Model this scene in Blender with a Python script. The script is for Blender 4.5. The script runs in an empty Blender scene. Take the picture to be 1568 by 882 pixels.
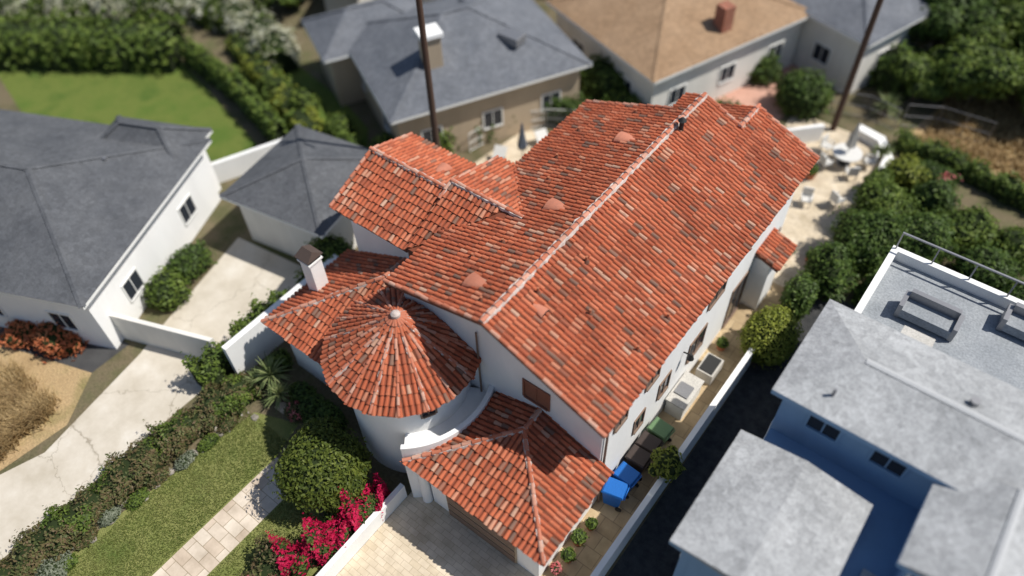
import bpy, bmesh, math, random
import numpy as np
from mathutils import Vector, Matrix
random.seed(4); R=np.random.default_rng(7)
C=bpy.context.scene.collection
# ------------------------------------------------------------ materials
def newmat(n):
    m=bpy.data.materials.new(n); m.use_nodes=True
    nt=m.node_tree; b=nt.nodes['Principled BSDF']; b.inputs['Roughness'].default_value=.85
    b.inputs['Specular IOR Level'].default_value=.25
    return m,nt,b
def N(nt,t,**k):
    n=nt.nodes.new(t)
    for a,v in k.items(): setattr(n,a,v)
    return n
def ramp(nt,stops,interp='LINEAR'):
    r=N(nt,'ShaderNodeValToRGB'); r.color_ramp.interpolation=interp
    e=r.color_ramp.elements
    e[0].position=stops[0][0]; e[0].color=(*stops[0][1],1)
    e[1].position=stops[-1][0]; e[1].color=(*stops[-1][1],1)
    for p,c in stops[1:-1]:
        q=e.new(p); q.color=(*c,1)
    return r
def coords(nt,scale=1,rot=0):
    t=N(nt,'ShaderNodeTexCoord'); m=N(nt,'ShaderNodeMapping')
    m.inputs['Scale'].default_value=(scale,)*3 if not isinstance(scale,tuple) else scale
    m.inputs['Rotation'].default_value=(0,0,rot)
    nt.links.new(t.outputs['Object'],m.inputs[0]); return m.outputs[0]
def noise(nt,s,detail=6,co=None,rough=.6):
    n=N(nt,'ShaderNodeTexNoise'); n.inputs['Scale'].default_value=s; n.inputs['Detail'].default_value=detail
    n.inputs['Roughness'].default_value=rough
    nt.links.new(co if co is not None else coords(nt),n.inputs['Vector']); return n
def mix(nt,f,a,b,mode='MIX'):
    m=N(nt,'ShaderNodeMix',data_type='RGBA',blend_type=mode)
    for i,v in ((0,f),(6,a),(7,b)):
        if hasattr(v,'links'): nt.links.new(v,m.inputs[i])
        else: m.inputs[i].default_value=v if i==0 else (*v,1)
    return m.outputs[2]
def bump(nt,b,h,st=.4,d=.03):
    n=N(nt,'ShaderNodeBump'); n.inputs['Strength'].default_value=st; n.inputs['Distance'].default_value=d
    nt.links.new(h,n.inputs['Height']); nt.links.new(n.outputs[0],b.inputs['Normal'])
def m_noise(name,c1,c2,s=3,s2=40,rough=.85,bst=.4,bd=.02,c3=None):
    m,nt,b=newmat(name); n=noise(nt,s); st=[(.3,c1),(.7,c2)] if c3 is None else [(.3,c1),(.5,c2),(.7,c3)]
    r=ramp(nt,st); nt.links.new(n.outputs[0],r.inputs[0])
    f=noise(nt,s2,3); rr=ramp(nt,[(.3,(.76,.76,.76)),(.7,(1.15,1.15,1.15))]); nt.links.new(f.outputs[0],rr.inputs[0])
    nt.links.new(mix(nt,1.0,r.outputs[0],rr.outputs[0],'MULTIPLY'),b.inputs['Base Color'])
    bump(nt,b,f.outputs[0],bst,bd); b.inputs['Roughness'].default_value=rough; return m
def m_stucco(name,c,stain=.88):
    m,nt,b=newmat(name); n=noise(nt,.9,7,coords(nt,(1,1,.35))); d=tuple(x*stain for x in c)
    r=ramp(nt,[(.35,d),(.6,c)]); nt.links.new(n.outputs[0],r.inputs[0]); nt.links.new(r.outputs[0],b.inputs['Base Color'])
    bump(nt,b,noise(nt,26,4).outputs[0],.5,.02); b.inputs['Roughness'].default_value=.9; return m
def m_flat(name,c,rough=.5,metal=0,bs=30):
    m,nt,b=newmat(name); n=noise(nt,bs,3); r=ramp(nt,[(.25,tuple(x*.8 for x in c)),(.75,tuple(min(1,x*1.12) for x in c))])
    nt.links.new(n.outputs[0],r.inputs[0]); nt.links.new(r.outputs[0],b.inputs['Base Color'])
    b.inputs['Roughness'].default_value=rough; b.inputs['Metallic'].default_value=metal; return m
def m_tile(name,stops,dirt=.5):
    m,nt,b=newmat(name); g=N(nt,'ShaderNodeNewGeometry')
    r=ramp(nt,stops); nt.links.new(g.outputs['Random Per Island'],r.inputs[0])
    n=noise(nt,.5,6); rr=ramp(nt,[(.32,(.76,.72,.70)),(.6,(1.05,1.05,1.05))]); nt.links.new(n.outputs[0],rr.inputs[0])
    c=mix(nt,1.0,r.outputs[0],rr.outputs[0],'MULTIPLY')
    n2=noise(nt,6,8,None,.7); r2=ramp(nt,[(.53,(0,0,0)),(.72,(1,1,1))]); nt.links.new(n2.outputs[0],r2.inputs[0])
    mm=N(nt,'ShaderNodeMath',operation='MULTIPLY'); nt.links.new(r2.outputs[0],mm.inputs[0]); mm.inputs[1].default_value=dirt
    c=mix(nt,mm.outputs[0],c,(.17,.11,.085))
    nt.links.new(c,b.inputs['Base Color']); bump(nt,b,noise(nt,45,4).outputs[0],.4,.01); return m
def m_leaf(name,cols,patch=1.2,transl=.35,gain=1.0):
    cols=[tuple(x*gain for x in c) for c in cols]
    m,nt,b=newmat(name); g=N(nt,'ShaderNodeNewGeometry')
    k=len(cols); r=ramp(nt,[(i/(k-1),c) for i,c in enumerate(cols)]); 
    n=noise(nt,patch,4)
    mm=N(nt,'ShaderNodeMath',operation='MULTIPLY_ADD'); nt.links.new(n.outputs[0],mm.inputs[0]); mm.inputs[1].default_value=1.5; mm.inputs[2].default_value=-.5
    m2=N(nt,'ShaderNodeMath',operation='MULTIPLY_ADD'); nt.links.new(g.outputs['Random Per Island'],m2.inputs[0]); m2.inputs[1].default_value=.55
    nt.links.new(mm.outputs[0],m2.inputs[2]); nt.links.new(m2.outputs[0],r.inputs[0])
    nt.links.new(r.outputs[0],b.inputs['Base Color']); b.inputs['Roughness'].default_value=.55
    t=N(nt,'ShaderNodeBsdfTranslucent'); nt.links.new(r.outputs[0],t.inputs[0])
    ms=N(nt,'ShaderNodeMixShader'); ms.inputs[0].default_value=transl
    nt.links.new(b.outputs[0],ms.inputs[1]); nt.links.new(t.outputs[0],ms.inputs[2])
    nt.links.new(ms.outputs[0],nt.nodes['Material Output'].inputs[0]); return m
def m_paver(name,c1,c2,mort,sx=2.2,rot=0,bw=.5,rh=.25,stain=.7):
    m,nt,b=newmat(name); co=coords(nt,sx,rot); t=N(nt,'ShaderNodeTexBrick'); nt.links.new(co,t.inputs['Vector'])
    t.inputs['Color1'].default_value=(*c1,1); t.inputs['Color2'].default_value=(*c2,1); t.inputs['Mortar'].default_value=(*mort,1)
    t.inputs['Scale'].default_value=1; t.inputs['Mortar Size'].default_value=.018; t.inputs['Brick Width'].default_value=bw*2; t.inputs['Row Height'].default_value=rh*2
    n=noise(nt,1.1,7); r=ramp(nt,[(.3,(stain,stain*.97,stain*.92)),(.65,(1.08,1.08,1.08))]); nt.links.new(n.outputs[0],r.inputs[0])
    nt.links.new(mix(nt,1.0,t.outputs[0],r.outputs[0],'MULTIPLY'),b.inputs['Base Color']); bump(nt,b,t.outputs['Fac'],-.3,.01); return m
def m_shingle(name,c1,c2,lo=.82,hi=1.14,stain=.8):
    m,nt,b=newmat(name); n=noise(nt,.6,5); r=ramp(nt,[(.3,c1),(.7,c2)]); nt.links.new(n.outputs[0],r.inputs[0])
    v=N(nt,'ShaderNodeTexVoronoi'); v.inputs['Scale'].default_value=5.5; nt.links.new(coords(nt),v.inputs['Vector'])
    rr=ramp(nt,[(0,(lo,)*3),(1,(hi,)*3)]); nt.links.new(v.outputs['Color'],rr.inputs[0])
    f=noise(nt,12,8,None,.75); r3=ramp(nt,[(.35,(stain,)*3),(.62,(1.1,1.1,1.1))]); nt.links.new(f.outputs[0],r3.inputs[0])
    c=mix(nt,1.0,r.outputs[0],rr.outputs[0],'MULTIPLY'); c=mix(nt,1.0,c,r3.outputs[0],'MULTIPLY')
    nt.links.new(c,b.inputs['Base Color']); bump(nt,b,f.outputs[0],.5,.02); return m
TS=[(0,(.17,.10,.075)),(.05,(.25,.14,.10)),(.085,(.34,.095,.05)),(.3,(.43,.11,.052)),(.65,(.49,.135,.064)),(.88,(.52,.17,.09)),(.95,(.52,.25,.16)),(1,(.5,.32,.23))]
M=dict(
 tile=m_tile('terracotta_tile',TS,.55),
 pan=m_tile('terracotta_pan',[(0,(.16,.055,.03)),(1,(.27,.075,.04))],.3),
 cap=m_tile('ridge_cap_tile',[(0,(.42,.13,.07)),(.55,(.50,.19,.12)),(1,(.55,.34,.26))],.3),
 mortar=m_noise('mortar',(.44,.35,.31),(.66,.60,.56),5,30),
 rooftrim=m_flat('roof_trim',(.14,.065,.045),.8),
 stucco=m_stucco('white_stucco',(.84,.84,.83),.93),
 stucco2=m_stucco('offwhite_stucco',(.74,.72,.67)),
 tan=m_stucco('tan_stucco',(.45,.36,.26)),
 blue=m_stucco('blue_siding',(.22,.35,.52),.9),
 glass=m_flat('window_glass',(.03,.035,.045),.08),
 frame=m_flat('window_frame',(.22,.15,.11),.6),
 wframe=m_flat('white_frame',(.78,.78,.76),.5),
 rust=m_flat('rust_shutter',(.26,.11,.07),.7),
 shingle=m_shingle('grey_shingle',(.08,.085,.095),(.12,.125,.135)),
 shingle2=m_shingle('bluegrey_shingle',(.115,.125,.145),(.165,.175,.195)),
 shinglel=m_shingle('light_shingle',(.31,.32,.33),(.44,.45,.46),.8,1.15,.72),
 brown=m_shingle('brown_shingle',(.28,.18,.105),(.35,.235,.145)),
 hipcap=m_flat('shingle_ridge',(.45,.46,.47),.9),
 ground=m_noise('ground_earth',(.07,.08,.03),(.16,.13,.08),.35,9,.95,.6,.05,(.10,.11,.045)),
 lawn=m_noise('lawn_grass',(.12,.165,.04),(.23,.24,.08),.45,22,.95,1,.05,(.16,.2,.05)),
 lawn2=m_noise('lawn_green',(.06,.115,.018),(.13,.165,.035),.4,12,.95,.8,.05,(.08,.14,.022)),
 dry=m_noise('dry_grass_ground',(.36,.25,.13),(.46,.33,.18),.6,12,.95,.9,.06,(.25,.21,.09)),
 pave=m_paver('travertine_pavers',(.60,.51,.38),(.68,.59,.46),(.44,.36,.26),2.4),
 path=m_paver('path_pavers',(.56,.46,.36),(.68,.60,.5),(.32,.26,.18),1.5,0.0,.5,.33),
 patio=m_paver('patio_tiles',(.44,.33,.2),(.55,.43,.27),(.26,.2,.13),1.6,0,.5,.5),
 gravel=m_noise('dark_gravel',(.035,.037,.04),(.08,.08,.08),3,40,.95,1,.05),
 asphalt=m_noise('asphalt',(.05,.05,.052),(.08,.08,.08),1,30),
 walk=m_noise('sidewalk_concrete',(.46,.44,.4),(.56,.54,.5),1,20),
 steel=m_flat('grey_metal',(.3,.3,.31),.4,.6), dark=m_flat('dark_metal_and_vent_shade',(.03,.03,.03),.5), capmetal=m_flat('chimney_cap_metal',(.09,.065,.055),.6),
 wood=m_flat('pole_wood',(.09,.055,.04),.9), bark=m_noise('bark',(.08,.055,.035),(.14,.1,.07),4,30),
 binblue=m_flat('bin_blue',(.015,.13,.45),.45), bingrey=m_flat('bin_dark',(.06,.045,.04),.5), bingreen=m_flat('bin_green',(.13,.22,.11),.5),
 whitefab=m_flat('white_fabric',(.66,.65,.62),.8), umb=m_flat('umbrella_grey',(.13,.15,.19),.9), rock=m_noise('rock',(.2,.18,.15),(.34,.31,.27),2,12), deckg=m_noise('deck_grey',(.24,.26,.28),(.32,.34,.36),1,14),
 brick=m_paver('chimney_brick',(.3,.1,.06),(.36,.14,.09),(.4,.36,.3),6), clay=m_flat('clay_pot',(.4,.15,.08),.8),
 core=m_flat('foliage_dark_filler',(.022,.034,.01),.95), pink=m_noise('pink_patio',(.5,.28,.21),(.6,.36,.28),1,12),  # core: dark filler added inside bushes and hedges to block light showing through
)
m,nt,b=newmat('driveway_concrete'); v=N(nt,'ShaderNodeTexVoronoi',feature='DISTANCE_TO_EDGE'); v.inputs['Scale'].default_value=.22
dn=noise(nt,2.0,8); co=N(nt,'ShaderNodeVectorMath',operation='MULTIPLY_ADD'); nt.links.new(dn.outputs['Color'],co.inputs[0]); co.inputs[1].default_value=(.9,.9,0); nt.links.new(coords(nt),co.inputs[2]); nt.links.new(co.outputs[0],v.inputs['Vector'])
cr=ramp(nt,[(.001,(.55,.53,.49)),(.0045,(1,1,1))]); nt.links.new(v.outputs[0],cr.inputs[0])
n=noise(nt,.7,9,None,.65); r=ramp(nt,[(.3,(.46,.41,.33)),(.55,(.57,.52,.44)),(.7,(.64,.60,.53))]); nt.links.new(n.outputs[0],r.inputs[0])
nt.links.new(mix(nt,1.0,r.outputs[0],cr.outputs[0],'MULTIPLY'),b.inputs['Base Color']); M['conc']=m
L=dict(
 green=m_leaf('leaf_green',[(.02,.035,.008),(.05,.085,.018),(.09,.13,.025)],gain=1.5),
 mid=m_leaf('leaf_mid',[(.03,.05,.01),(.08,.12,.022),(.14,.18,.035)],gain=1.45),
 round=m_leaf('leaf_round',[(.03,.05,.01),(.09,.12,.02),(.17,.20,.035)],3,gain=1.1),
 yell=m_leaf('leaf_yellowgreen',[(.08,.1,.015),(.17,.2,.03),(.26,.27,.05)],gain=1.3),
 red=m_leaf('leaf_redbrown',[(.04,.06,.018),(.10,.12,.04),(.15,.10,.055),(.14,.18,.055)],2.5,gain=1.15),
 boug=m_leaf('bougainvillea_bract',[(.25,.005,.03),(.55,.01,.07),(.65,.02,.12)],3),
 rose=m_leaf('rose_bloom',[(.5,.08,.08),(.7,.3,.3)],3),
 grey=m_leaf('leaf_greygreen',[(.1,.12,.08),(.2,.23,.16),(.3,.32,.24)],2,gain=1.0),
 dry=m_leaf('dry_blades',[(.2,.13,.06),(.38,.27,.13),(.5,.38,.2)],.8,gain=1.1),
 flow=m_leaf('white_blossom',[(.14,.17,.05),(.5,.5,.36),(.75,.75,.64)],1.5),
 orange=m_leaf('orange_shrub',[(.3,.08,.03),(.5,.16,.07),(.55,.25,.12)],2),
 yucca=m_leaf('yucca_blade',[(.06,.09,.03),(.16,.2,.08),(.28,.3,.14)],1,gain=1.2),
 grass=m_leaf('grass_blade',[(.10,.15,.035),(.17,.21,.05),(.27,.27,.10)],.6),
)
# ------------------------------------------------------------ mesh helpers
def empty(name,loc=(0,0,0)):
    o=bpy.data.objects.new(name,None); C.objects.link(o); return o
def mesh(name,vs,fs,mats,parent=None,mi=None,smooth=False):
    me=bpy.data.meshes.new(name); me.from_pydata([tuple(map(float,v)) for v in vs],[],fs)
    if not isinstance(mats,(list,tuple)): mats=[mats]
    for q in mats: me.materials.append(q)
    if mi is not None: me.polygons.foreach_set('material_index',mi)
    if smooth: me.polygons.foreach_set('use_smooth',[True]*len(me.polygons))
    me.update(); o=bpy.data.objects.new(name,me); C.objects.link(o)
    if parent: o.parent=parent
    return o
def quadmesh(name,V,mats,parent=None,extra=None):
    n=len(V); me=bpy.data.meshes.new(name); V=V.reshape(-1,3)
    ev,ef=extra if extra else (np.zeros((0,3)),[])
    tot=np.vstack([V,ev]) if len(ev) else V
    me.vertices.add(len(tot)); me.vertices.foreach_set('co',tot.ravel())
    ls=[4]*n+[len(f) for f in ef]; idx=list(range(4*n))
    for f in ef: idx+= [4*n+i for i in f]
    me.loops.add(len(idx)); me.loops.foreach_set('vertex_index',idx)
    me.polygons.add(len(ls)); me.polygons.foreach_set('loop_start',np.concatenate([[0],np.cumsum(ls)[:-1]]).astype(int).tolist())
    me.polygons.foreach_set('loop_total',ls)
    for q in mats: me.materials.append(q)
    me.polygons.foreach_set('material_index',[0]*n+[1]*len(ef))
    me.update(calc_edges=True); me.validate(); o=bpy.data.objects.new(name,me); C.objects.link(o)
    if parent: o.parent=parent
    return o
def box(name,x0,x1,y0,y1,z0,z1,mat,parent=None,bev=0):
    vs=[(x,y,z) for z in (z0,z1) for x,y in ((x0,y0),(x1,y0),(x1,y1),(x0,y1))]
    o=mesh(name,vs,[(3,2,1,0),(4,5,6,7),(0,1,5,4),(1,2,6,5),(2,3,7,6),(3,0,4,7)],mat,parent)
    if bev:
        q=o.modifiers.new('b','BEVEL'); q.width=bev; q.segments=2
    return o
def cyl(name,p0,p1,r0,r1,mat,parent=None,n=12,smooth=True):
    p0=Vector(p0);p1=Vector(p1);d=(p1-p0).normalized(); a=d.orthogonal().normalized(); b=d.cross(a)
    vs=[];fs=[]
    for p,r in ((p0,r0),(p1,r1)):
        for i in range(n):
            t=2*math.pi*i/n; vs.append(p+(a*math.cos(t)+b*math.sin(t))*r)
    for i in range(n): j=(i+1)%n; fs.append((i,j,n+j,n+i))
    fs+=[tuple(reversed(range(n))),tuple(range(n,2*n))]
    return mesh(name,vs,fs,mat,parent)
def join(name,objs,parent=None):
    vs=[];fs=[];mi=[];mats=[]
    for o in objs:
        off=len(vs); mw=o.matrix_world if o.parent is None else o.matrix_basis
        mm=[m for m in o.data.materials]
        for q in mm:
            if q not in mats: mats.append(q)
        vs+=[mw@v.co for v in o.data.vertices]
        for p in o.data.polygons:
            fs.append([off+i for i in p.vertices]); mi.append(mats.index(mm[p.material_index]) if mm else 0)
    for o in objs: bpy.data.objects.remove(o,do_unlink=True)
    return mesh(name,vs,fs,mats,parent,mi)
def sheet(name,pts,z,mat):
    return mesh(name,[(x,y,z) for x,y in pts],[tuple(range(len(pts)))],mat)
def prism(name,pts,z0,z1,mat,parent=None):
    n=len(pts); vs=[(x,y,z0) for x,y in pts]+[(x,y,z1) for x,y in pts]
    fs=[tuple(reversed(range(n))),tuple(range(n,2*n))]+[(i,(i+1)%n,n+(i+1)%n,n+i) for i in range(n)]
    return mesh(name,vs,fs,mat,parent)
def profile_y(name,prof,y0,y1,mat,parent=None):
    n=len(prof); vs=[(x,y0,z) for x,z in prof]+[(x,y1,z) for x,z in prof]
    fs=[tuple(range(n)),tuple(reversed(range(n,2*n)))]+[((i+1)%n,i,n+i,n+(i+1)%n) for i in range(n)]
    return mesh(name,vs,fs,mat,parent)
def profile_x(name,prof,x0,x1,mat,parent=None):
    n=len(prof); vs=[(x0,y,z) for y,z in prof]+[(x1,y,z) for y,z in prof]
    fs=[tuple(reversed(range(n))),tuple(range(n,2*n))]+[(i,(i+1)%n,n+(i+1)%n,n+i) for i in range(n)]
    return mesh(name,vs,fs,mat,parent)
# ------------------------------------------------------------ barrel tile roof
SP=.19; EX=.33
def tiled(name,poly,parent,eaves=(),slab=True,th=.12):
    P=[Vector(p) for p in poly]; n=(P[1]-P[0]).cross(P[2]-P[0]).normalized()
    if n.z<0: P=P[::-1]; n=-n; k=len(P); eaves=[(k-2-e)%k for e in eaves]
    hl=math.hypot(n.x,n.y); d=Vector((n.x,n.y,0)).normalized(); d=Vector((d.x*n.z,d.y*n.z,-hl)).normalized(); a=d.cross(n).normalized()
    o=P[0]; S=[(p-o).dot(a) for p in P]; T=[(p-o).dot(d) for p in P]
    sa=o.dot(a); smin=min(S)-.3; smax=max(S)+.3; tmax=max(T)+.05; tmin=min(T)-.1
    c0=math.floor((smin+sa)/SP); c1=math.ceil((smax+sa)/SP)
    rows=int((tmax-tmin)/EX)+1
    vs=[];fs=[];mi=[]
    for c in range(c0,c1+1):
        s=c*SP-sa; coff=random.gauss(0,.014)
        for r in range(rows):
            t1=tmax-r*EX; t0=t1-EX-.05
            cx=o+a*s+d*((t0+t1)/2)
            ok=True
            for i in range(len(P)):
                e=P[(i+1)%len(P)]-P[i]; out=Vector((e.y,-e.x,0)).normalized()
                if (cx-P[i]).dot(out)>.32: ok=False;break
            if not ok: continue
            js=random.gauss(0,.007); jl=abs(random.gauss(0,.009)); yaw=random.gauss(0,.006)
            b0=len(vs)
            for (t,rr,lf,sg) in ((t0+coff,.060,.012,-1),(t1+coff+random.gauss(0,.012),.077,.045+jl,1)):
                for q in range(6):
                    an=math.pi*q/5
                    vs.append(o+a*(s+js+yaw*sg+math.cos(an)*rr)+d*t+n*(lf-.02+math.sin(an)*rr*.95))
            for q in range(5): fs.append((b0+q,b0+q+1,b0+7+q,b0+6+q)); mi.append(0)
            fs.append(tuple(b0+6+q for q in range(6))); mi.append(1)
            b0=len(vs)
            for (t,lf) in ((t0,.0),(t1,.026)):
                for q,hh in ((-1,.026),(0,.0),(1,.026)):
                    vs.append(o+a*(s+SP/2+q*.055)+d*t+n*(lf+hh))
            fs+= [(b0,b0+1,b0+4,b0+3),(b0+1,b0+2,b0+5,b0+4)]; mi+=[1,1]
    me=bpy.data.meshes.new(name); me.from_pydata([tuple(v) for v in vs],[],fs); me.polygons.foreach_set('material_index',mi)
    bm=bmesh.new(); bm.from_mesh(me)
    for i in range(len(P)):
        if i in eaves: continue
        e=P[(i+1)%len(P)]-P[i]; out=Vector((e.y,-e.x,0)).normalized()
        bmesh.ops.bisect_plane(bm,geom=bm.verts[:]+bm.edges[:]+bm.faces[:],plane_co=P[i],plane_no=out,clear_outer=True)
    bm.to_mesh(me); bm.free()
    me.materials.append(M['tile']); me.materials.append(M['pan'])
    ob=bpy.data.objects.new(name,me); C.objects.link(ob); ob.parent=parent
    if slab:
        k=len(P); vv=[p-n*.005 for p in P]+[p-Vector((0,0,th)) for p in P]
        mesh(name+'_deck',vv,[tuple(range(k)),tuple(reversed(range(k,2*k)))]+[(i,k+i,k+(i+1)%k,(i+1)%k) for i in range(k)],[M['pan'],M['rooftrim']],parent,[0]+[1]*(k+1))
    return n
def cap(name,p0,p1,parent,r=.085,lift=.05,step=.33,mort=True,mw=1.25):
    p0=Vector(p0);p1=Vector(p1); L_=(p1-p0).length; d=(p1-p0).normalized(); sd=d.cross(Vector((0,0,1))).normalized(); up=sd.cross(d)
    vs=[];fs=[];mi=[]
    k=max(1,int(L_/step)); st=L_/k
    for i in range(k):
        b0=len(vs); jj=random.gauss(0,.008)
        for t,rr,lf in ((i*st,r*1.08,lift+.035),((i+1)*st+.05,r*.88,lift)):
            for q in range(7):
                an=math.pi*q/6; vs.append(p0+d*t+sd*(math.cos(an)*rr+jj)+up*(lf+math.sin(an)*rr))
        for q in range(6): fs.append((b0+q,b0+q+1,b0+8+q,b0+7+q)); mi.append(0)
        fs.append(tuple(b0+q for q in range(7))); mi.append(1)
    if mort:
        m=max(2,int(L_/.12)); b0=len(vs)
        for i in range(m+1):
            w=r*mw+random.gauss(0,.02); w2=r*mw+random.gauss(0,.02); t=L_*i/m
            vs+= [p0+d*t-sd*w+up*(lift-.05),p0+d*t-sd*w*.8+up*(lift+.04),p0+d*t+sd*w2*.8+up*(lift+.04),p0+d*t+sd*w2+up*(lift-.05)]
        for i in range(m):
            for q in range(3): fs.append((b0+4*i+q,b0+4*i+q+1,b0+4*i+5+q,b0+4*i+4+q)); mi.append(1)
    return mesh(name,vs,fs,[M['cap'],M['mortar']],parent,mi)
# ------------------------------------------------------------ windows
def window(name,c,nrm,w,h,parent,fr=None,gl=None,bars=1):
    fr=fr or M['frame']; gl=gl or M['glass']; c=Vector(c); n=Vector(nrm).normalized(); s=Vector((-n.y,n.x,0)); z=Vector((0,0,1)); P=[]
    def bx(s0,s1,z0,z1,n0,n1,mat):
        vs=[c+s*a+z*b+n*e for e in (n0,n1) for a,b in ((s0,z0),(s1,z0),(s1,z1),(s0,z1))]
        P.append(mesh('t',vs,[(3,2,1,0),(4,5,6,7),(0,1,5,4),(1,2,6,5),(2,3,7,6),(3,0,4,7)],mat))
    f=.07
    bx(-w/2,w/2,-h/2,h/2,-.02,.012,gl)
    bx(-w/2-f,-w/2,-h/2-f,h/2+f,-.02,.05,fr); bx(w/2,w/2+f,-h/2-f,h/2+f,-.02,.05,fr)
    bx(-w/2,w/2,h/2,h/2+f,-.02,.047,fr); bx(-w/2,w/2,-h/2-f,-h/2,-.02,.08,fr)
    for i in range(bars): x=-w/2+w*(i+1)/(bars+1); bx(x-.02,x+.02,-h/2,h/2,.012,.035,fr)
    return join(name,P,parent)
# ------------------------------------------------------------ foliage
def leaves(P,Nn,size,aspect=.5):
    n=len(P); A=R.normal(size=(n,3)); Nn=Nn+R.normal(size=(n,3))*.55; Nn/=np.linalg.norm(Nn,axis=1)[:,None]
    A-= (A*Nn).sum(1)[:,None]*Nn; A/=np.linalg.norm(A,axis=1)[:,None]; B=np.cross(Nn,A)
    s=(size*R.uniform(.6,1.35,n))[:,None]
    return np.stack([P-A*s,P-B*s*aspect,P+A*s,P+B*s*aspect],1)
def ico(sub=3):
    bm=bmesh.new(); bmesh.ops.create_icosphere(bm,subdivisions=sub,radius=1); v=np.array([x.co[:] for x in bm.verts]); f=[[y.index for y in x.verts] for x in bm.faces]; bm.free(); return v,f
IV,IF=ico(3)
def bush(name,c,rad,mat,leaf=.09,dens=110,parent=None,amp=.25,mix2=None,k=14,low=0.02):
    c=np.array(c,float); rad=np.array(rad,float)
    area=4*math.pi*((rad[0]*rad[1])**1.6/3+(rad[0]*rad[2])**1.6/3+(rad[1]*rad[2])**1.6/3)**(1/1.6)
    n=int(area*dens*(.09/leaf)**1.3)
    D=R.normal(size=(n,3)); D/=np.linalg.norm(D,axis=1)[:,None]
    cs=[]; 
    for i in range(k):
        q=R.normal(size=3); cs.append((q/np.linalg.norm(q),R.uniform(.4,1)))
    def rf(D):
        r=np.zeros(len(D))
        for q,w in cs: r=np.maximum(r,np.exp(-(1-D@q)*9)*w)
        return 1-amp*.6+amp*r
    dep=1-np.abs(R.normal(size=n))*.11
    out=R.random(n)<.08; dep[out]=R.uniform(1,1.16,out.sum())
    P=c+D*rad*(rf(D)*dep)[:,None]; kz=P[:,2]>low; P=P[kz]; NN=(D/rad)[kz]; NN/=np.linalg.norm(NN,axis=1)[:,None]
    V=leaves(P,NN+np.array([0,0,.35]),leaf)
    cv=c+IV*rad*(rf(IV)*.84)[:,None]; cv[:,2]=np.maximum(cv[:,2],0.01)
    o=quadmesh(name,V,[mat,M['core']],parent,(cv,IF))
    if mix2:
        mt,fr=mix2; o.data.materials.append(mt); q=len(V); idx=np.array([0]*q); 
        pc=P[R.integers(0,len(P),18)]; dd=np.min(np.linalg.norm(P[:,None]-pc[None],axis=2),axis=1); idx[(dd<fr)&(R.random(q)<.8)]=2
        o.data.polygons.foreach_set('material_index',list(idx)+[1]*len(IF))
    return o
def hedge(name,pts,w,h,mat,leaf=.09,dens=120,wob=.12,mix2=None,z0=0):
    Vs=[];cv=[];cf=[]; ph=R.uniform(0,6,8)
    for (x0,y0),(x1,y1) in zip(pts[:-1],pts[1:]):
        Ln=math.hypot(x1-x0,y1-y0); d=np.array([x1-x0,y1-y0,0])/Ln; s=np.array([-d[1],d[0],0]); per=w+2*h
        n=int(Ln*per*dens*(.09/leaf)**1.3); t=R.uniform(-.15*w,Ln+.15*w,n); a=R.uniform(0,math.pi,n)
        def sec(a,t,sc):
            ca,sa=np.cos(a),np.sin(a); e=.55
            wb=1+wob*(np.sin(t*2.3+ph[0])*.5+np.sin(t*5.1+ph[1]+a*2)*.5+np.sin(t*9+a*4+ph[2])*.35)
            x=np.sign(ca)*np.abs(ca)**e*w/2*wb*sc; z=np.abs(sa)**e*h*wb*sc
            return x,z
        dep=1-np.abs(R.normal(size=n))*.1; o_=R.random(n)<.07; dep[o_]=R.uniform(1.02,1.16,o_.sum())
        x,z=sec(a,t,dep); P=np.array([x0,y0,z0])+d*t[:,None]+s*x[:,None]+np.array([0,0,1])*z[:,None]
        NN=s*np.cos(a)[:,None]+np.array([0,0,1])*(np.sin(a)[:,None]+.3); Vs.append(leaves(P,NN,leaf))
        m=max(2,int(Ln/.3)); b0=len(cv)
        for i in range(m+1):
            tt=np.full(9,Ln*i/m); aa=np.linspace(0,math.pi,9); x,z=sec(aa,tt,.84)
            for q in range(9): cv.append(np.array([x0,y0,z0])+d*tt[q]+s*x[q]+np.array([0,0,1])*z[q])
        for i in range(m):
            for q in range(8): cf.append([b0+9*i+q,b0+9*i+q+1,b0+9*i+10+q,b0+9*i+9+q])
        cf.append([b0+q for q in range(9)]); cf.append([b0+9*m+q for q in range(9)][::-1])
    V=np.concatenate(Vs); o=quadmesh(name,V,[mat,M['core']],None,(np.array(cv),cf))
    if mix2:
        mt,fr,kk=mix2; o.data.materials.append(mt); P=V.mean(1); pc=P[R.integers(0,len(P),kk)]; idx=np.zeros(len(P),int)
        for q in pc: idx[(np.linalg.norm(P-q,axis=1)<fr*R.uniform(.4,1.2))&(R.random(len(P))<.75)]=2
        o.data.polygons.foreach_set('material_index',list(idx)+[1]*len(cf))
    return o
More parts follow.
